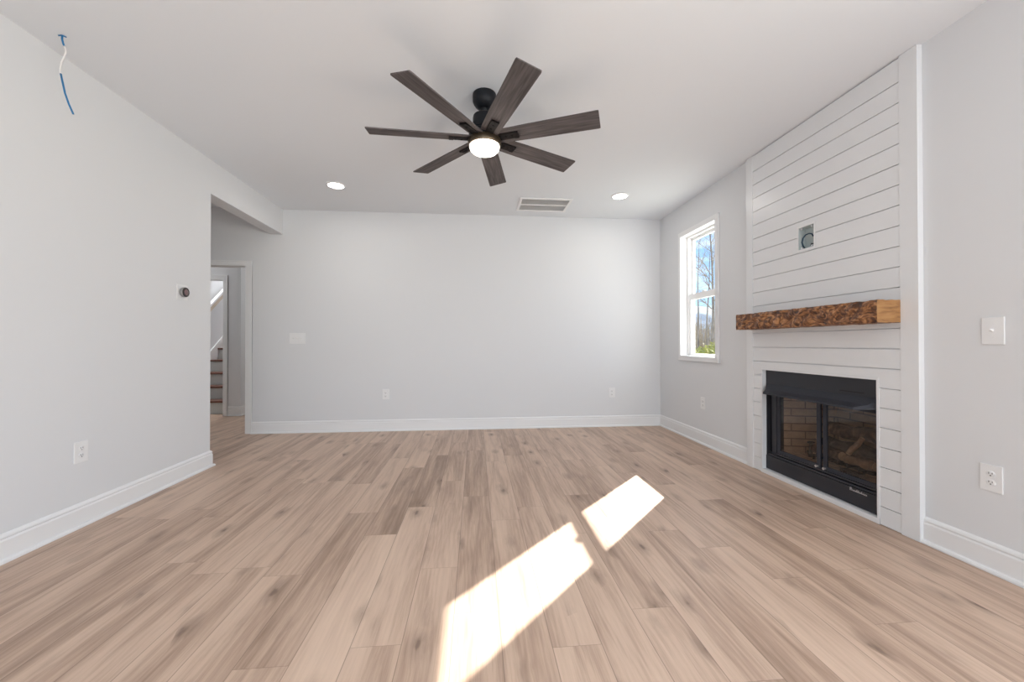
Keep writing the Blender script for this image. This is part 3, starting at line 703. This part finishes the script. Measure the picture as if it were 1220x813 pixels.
def log(a, b, r, label, m1=BARK, seed=1, bend=.01):
    rr = random.Random(seed); a, b = Vector(a), Vector(b); n = 9
    t = thing('fire_log', label, 'log', a.lerp(b, .5), group='logs stacked in the firebox')
    c = a.lerp(b, .5); d = (b-a).normalized(); s = d.cross(Vector((0, 0, 1))).normalized()
    pts = [a.lerp(b, i/(n-1)) - c + Vector((0, 0, 1))*bend*math.sin(i*1.3+seed) + s*bend*math.sin(i*.9+seed*2) for i in range(n)]
    bm = bmesh.new(); tube(bm, pts, [r*rr.uniform(.88, 1.08) for _ in range(n)], 14, 0, .07, rr)
    lg = obj('bark', bm, m1, t, 'all')
    for p, q in ((pts[0], pts[0]-pts[1]), (pts[-1], pts[-1]-pts[-2])):
        bm = bmesh.new(); M_ = Matrix.Translation(p+q.normalized()*.001) @ q.to_track_quat('Z', 'Y').to_matrix().to_4x4()
        lathe(bm, [(r*.90, 0), (r*.85, .004), (.0002, .005)], 16, M_, cap0=True); obj('cut_end', bm, CUT if m1 is not CHAR else BARK, t)
    return t
log((2.765, 2.86, .425), (2.745, 2.37, .455), .050, 'dark thick log lying topmost at the back of the log stack', BARK, 1)
log((2.672, 2.81, .340), (2.672, 2.36, .352), .039, 'charred black log in the middle of the stack', CHAR, 2, .004)
log((2.603, 2.835, .283), (2.603, 2.600, .283), .034, 'short brown bark log at the front left of the stack', BARK, 3, .003)
log((2.598, 2.560, .278), (2.602, 2.365, .280), .030, 'pale split log at the front right of the stack', SPLIT, 4, .003)
log((2.566, 2.520, .330), (2.625, 2.470, .440), .016, 'small upright branch leaning on the front of the stack', SPLIT, 5, .003)
log((2.745, 2.925, .286), (2.745, 2.40, .286), .040, 'reddish log at the bottom back with its round end at the left', BARK, 6, .004)
log((2.70, 2.90, .358), (2.665, 2.868, .358), .021, 'pinkish log stub above the black andiron', CUT, 8, .001)

# ------------------------------------------------------------------ stairs seen through the doorway
RISE, RUN, SY = .2035, .25, 6.56
st_ = thing('staircase', 'staircase with dark red-brown treads and pale risers beyond the doorway', 'staircase', (-4.15, SY, 0))
for k in range(13):
    bm = bmesh.new(); box(bm, -.465, .465, k*RUN, k*RUN+.02, k*RISE+.001, (k+1)*RISE-.028); box(bm, -.465, .465, k*RUN+.02, (k+1)*RUN+.02, k*RISE+.001, (k+1)*RISE-.030); obj('riser', bm, RISER, st_)
    bm = bmesh.new(); box(bm, -.465, .465, k*RUN-.028, (k+1)*RUN, (k+1)*RISE-.028, (k+1)*RISE, .006); obj('tread', bm, TREAD, st_)
bm = bmesh.new()                              # skirt board on the left wall
def para(bm, x0_, x1_, P):
    a = [bm.verts.new((x0_, y, z)) for y, z in P]; b = [bm.verts.new((x1_, y, z)) for y, z in P]
    bm.faces.new(a); bm.faces.new(b)
    for i in range(len(P)): j = (i+1) % len(P); bm.faces.new((a[i], a[j], b[j], b[i]))
sl = RISE/RUN
para(bm, -.4695, -.452, [(-.05, .001), (-.05, .28), (3.2, .28+3.25*sl), (3.2, 3.25*sl-.02)])
obj('skirt_board', bm, TRIM, st_)
hr = thing('stair_handrail', 'tan wooden handrail with white cap on the stairwell wall', 'handrail', (-4.6195, SY, 0))
bm = bmesh.new(); z0h = 1.62-(7.2-SY)*sl
para(bm, .0455, .085, [(0, z0h), (0, z0h+.085), (3.1, z0h+.085+3.1*sl), (3.1, z0h+3.1*sl)]); obj('rail', bm, TAN, hr)
bm = bmesh.new(); para(bm, .04, .095, [(0, z0h+.086), (0, z0h+.13), (3.1, z0h+.13+3.1*sl), (3.1, z0h+.086+3.1*sl)]); obj('rail_cap', bm, TRIM, hr)
for yy in (.35, 1.5, 2.7):
    bm = bmesh.new(); box(bm, 0, .046, yy-.03, yy+.03, z0h+yy*sl-.0, z0h+yy*sl+.05, .002); obj('bracket', bm, TRIM, hr)

# ------------------------------------------------------------------ outdoors
bm = bmesh.new(); bmesh.ops.create_grid(bm, x_segments=60, y_segments=60, size=160, matrix=Matrix.Translation((XR+160.4, 60, -.45)))
rg = random.Random(5)
for v_ in bm.verts:
    d = math.hypot(v_.co.x-3, v_.co.y-4)
    if d > 12: v_.co.z += min((d-12)*.012, 1.6) + rg.uniform(-.05, .05)
struct('ground', bm, GRASS, 'all')
bm = bmesh.new()                               # far wooded hill
rows = 14; prev = None
for j in range(rows+1):
    row = []
    for i in range(81):
        x_ = -60+i*5.5; hgt = 24+7*math.sin(x_*.021+1.0)+3.5*math.sin(x_*.067)+1.2*math.sin(x_*.21)
        tt = j/rows; row.append(bm.verts.new((x_, 170+50*tt, -2+hgt*math.sin(tt*math.pi/2)+rg.uniform(-.5, .5))))
    if prev:
        for i in range(80): bm.faces.new((prev[i], prev[i+1], row[i+1], row[i]))
    prev = row
struct('far_hill', bm, HILL, 'all')

def tree(x_, y_, zg, h, r, label, seed, kind='spread'):
    rr = random.Random(seed)
    t = thing('bare_tree', label, 'tree', (x_, y_, zg), group='bare trees outside the window')
    bt, bb = bmesh.new(), bmesh.new()
    pts, rs = [], []; p = Vector((0, 0, -.2)); n = 10; dx = Vector((0, 0, 0))
    for i in range(n+1):
        pts.append(p.copy()); rs.append(max(r*(1-i/n*.92), .008)); dx = dx*.6+Vector((rr.uniform(-1, 1), rr.uniform(-1, 1), 0))*.05*h/10
        p = p+Vector((0, 0, h/n))+dx
    tube(bt, pts, rs, 8)
    def branch(p0, d, ln, r0, lvl):
        q = [p0]; d = d.normalized(); k = 5
        for i in range(k):
            d = (d+Vector((rr.uniform(-.25, .25), rr.uniform(-.25, .25), rr.uniform(-.05, .18 if kind == 'spread' else .02)))).normalized(); q.append(q[-1]+d*ln/k)
        tube(bb, q, [r0*(1-i/k*.8) for i in range(k+1)], 4)
        if lvl > 0:
            for i in range(1, k+1):
                for _ in range(2 if lvl > 1 else 1):
                    dd = (d+Vector((rr.uniform(-1, 1), rr.uniform(-1, 1), rr.uniform(-.3, .6)))).normalized(); branch(q[i], dd, ln*rr.uniform(.3, .5), r0*.5, lvl-1)
    nb = 16 if kind == 'spread' else 34
    for i in range(nb):
        f = (.30 if kind == 'spread' else .18)+(.99-(.30 if kind == 'spread' else .18))*i/nb; k = f*n; p0 = pts[int(k)].lerp(pts[min(int(k)+1, n)], k-int(k))
        a = rr.uniform(0, 2*math.pi); upc = .9 if kind == 'spread' else .15
        branch(p0, Vector((math.cos(a), math.sin(a), upc)), h*(.34 if kind == 'spread' else .14)*(1.15-f), r*(.42 if kind == 'spread' else .2)*(1.1-f), 2 if kind == 'spread' else 1)
    obj('trunk', bt, TRUNK, t, 'all'); obj('branches', bb, TWIG, t)['kind'] = 'stuff'
    return t
tree(15.05, 24.0, -.35, 12.5, .11, 'tall bare tree with spreading branches at the right in the window view', 11)
tree(8.88, 15.0, -.42, 6.2, .05, 'slim bare tree with level branches, left of two behind the lower pane', 21, 'pine')
tree(11.62, 19.0, -.38, 7.0, .065, 'slim bare tree with level branches, right of two behind the lower pane', 22, 'pine')
# far brush: a thicket no one could count
bm = bmesh.new(); rb_ = random.Random(9)
for i in range(900):
    x_ = rb_.uniform(12, 42); y_ = 38+rb_.uniform(0, 10); hh = rb_.uniform(1.5, 4.2); tx, ty = rb_.uniform(-.4, .4), rb_.uniform(-.4, .4)
    tube(bm, [(x_, y_, -.4), (x_+tx*.5, y_+ty*.5, hh*.5), (x_+tx, y_+ty, hh)], [.06, .045, .015], 3)
    for q in range(3): f = rb_.uniform(.3, .9); a = rb_.uniform(0, 6.28); tube(bm, [(x_+tx*f, y_+ty*f, hh*f), (x_+tx*f+math.cos(a)*.8, y_+ty*f+math.sin(a)*.8, hh*f+.6)], [.03, .01], 3)
tag(obj('brush_thicket', bm, BRUSH), 'thicket of bare brown brush beyond the trees outside', 'thicket', kind='stuff')
def bush(x_, y_, r, seed, label, zg=-.42):
    t = thing('garden_bush', label, 'bush', (x_, y_, zg), group='bushes outside the window'); rr = random.Random(seed)
    bm = bmesh.new()
    for i in range(14): a = rr.uniform(0, 6.28); tube(bm, [(0, 0, -.1), (math.cos(a)*r*.5, math.sin(a)*r*.5, r*rr.uniform(.8, 1.3))], [.02, .006], 4)
    obj('stems', bm, TWIG, t)['kind'] = 'stuff'
    bm = bmesh.new()
    for i in range(1700):
        a, b = rr.uniform(0, 6.28), math.acos(rr.uniform(-.2, 1)); q = r*rr.uniform(.55, 1.0)
        c = Vector((math.cos(a)*math.sin(b)*q, math.sin(a)*math.sin(b)*q, .55*r+math.cos(b)*q*.85)); s = r*.055
        u = Vector((rr.uniform(-1, 1), rr.uniform(-1, 1), rr.uniform(-1, 1))).normalized(); w_ = u.orthogonal().normalized()
        bm.faces.new([bm.verts.new(c+u*s*1.6), bm.verts.new(c+w_*s*.7), bm.verts.new(c-u*s*1.6), bm.verts.new(c-w_*s*.7)])
    obj('leaves', bm, BUSH, t)['kind'] = 'stuff'
bush(6.75, 11.0, 1.02, 1, 'yellow-green bush outside, at the left behind the lower pane')
bush(8.9, 13.7, 1.12, 2, 'yellow-green bush outside, at the right behind the lower pane')
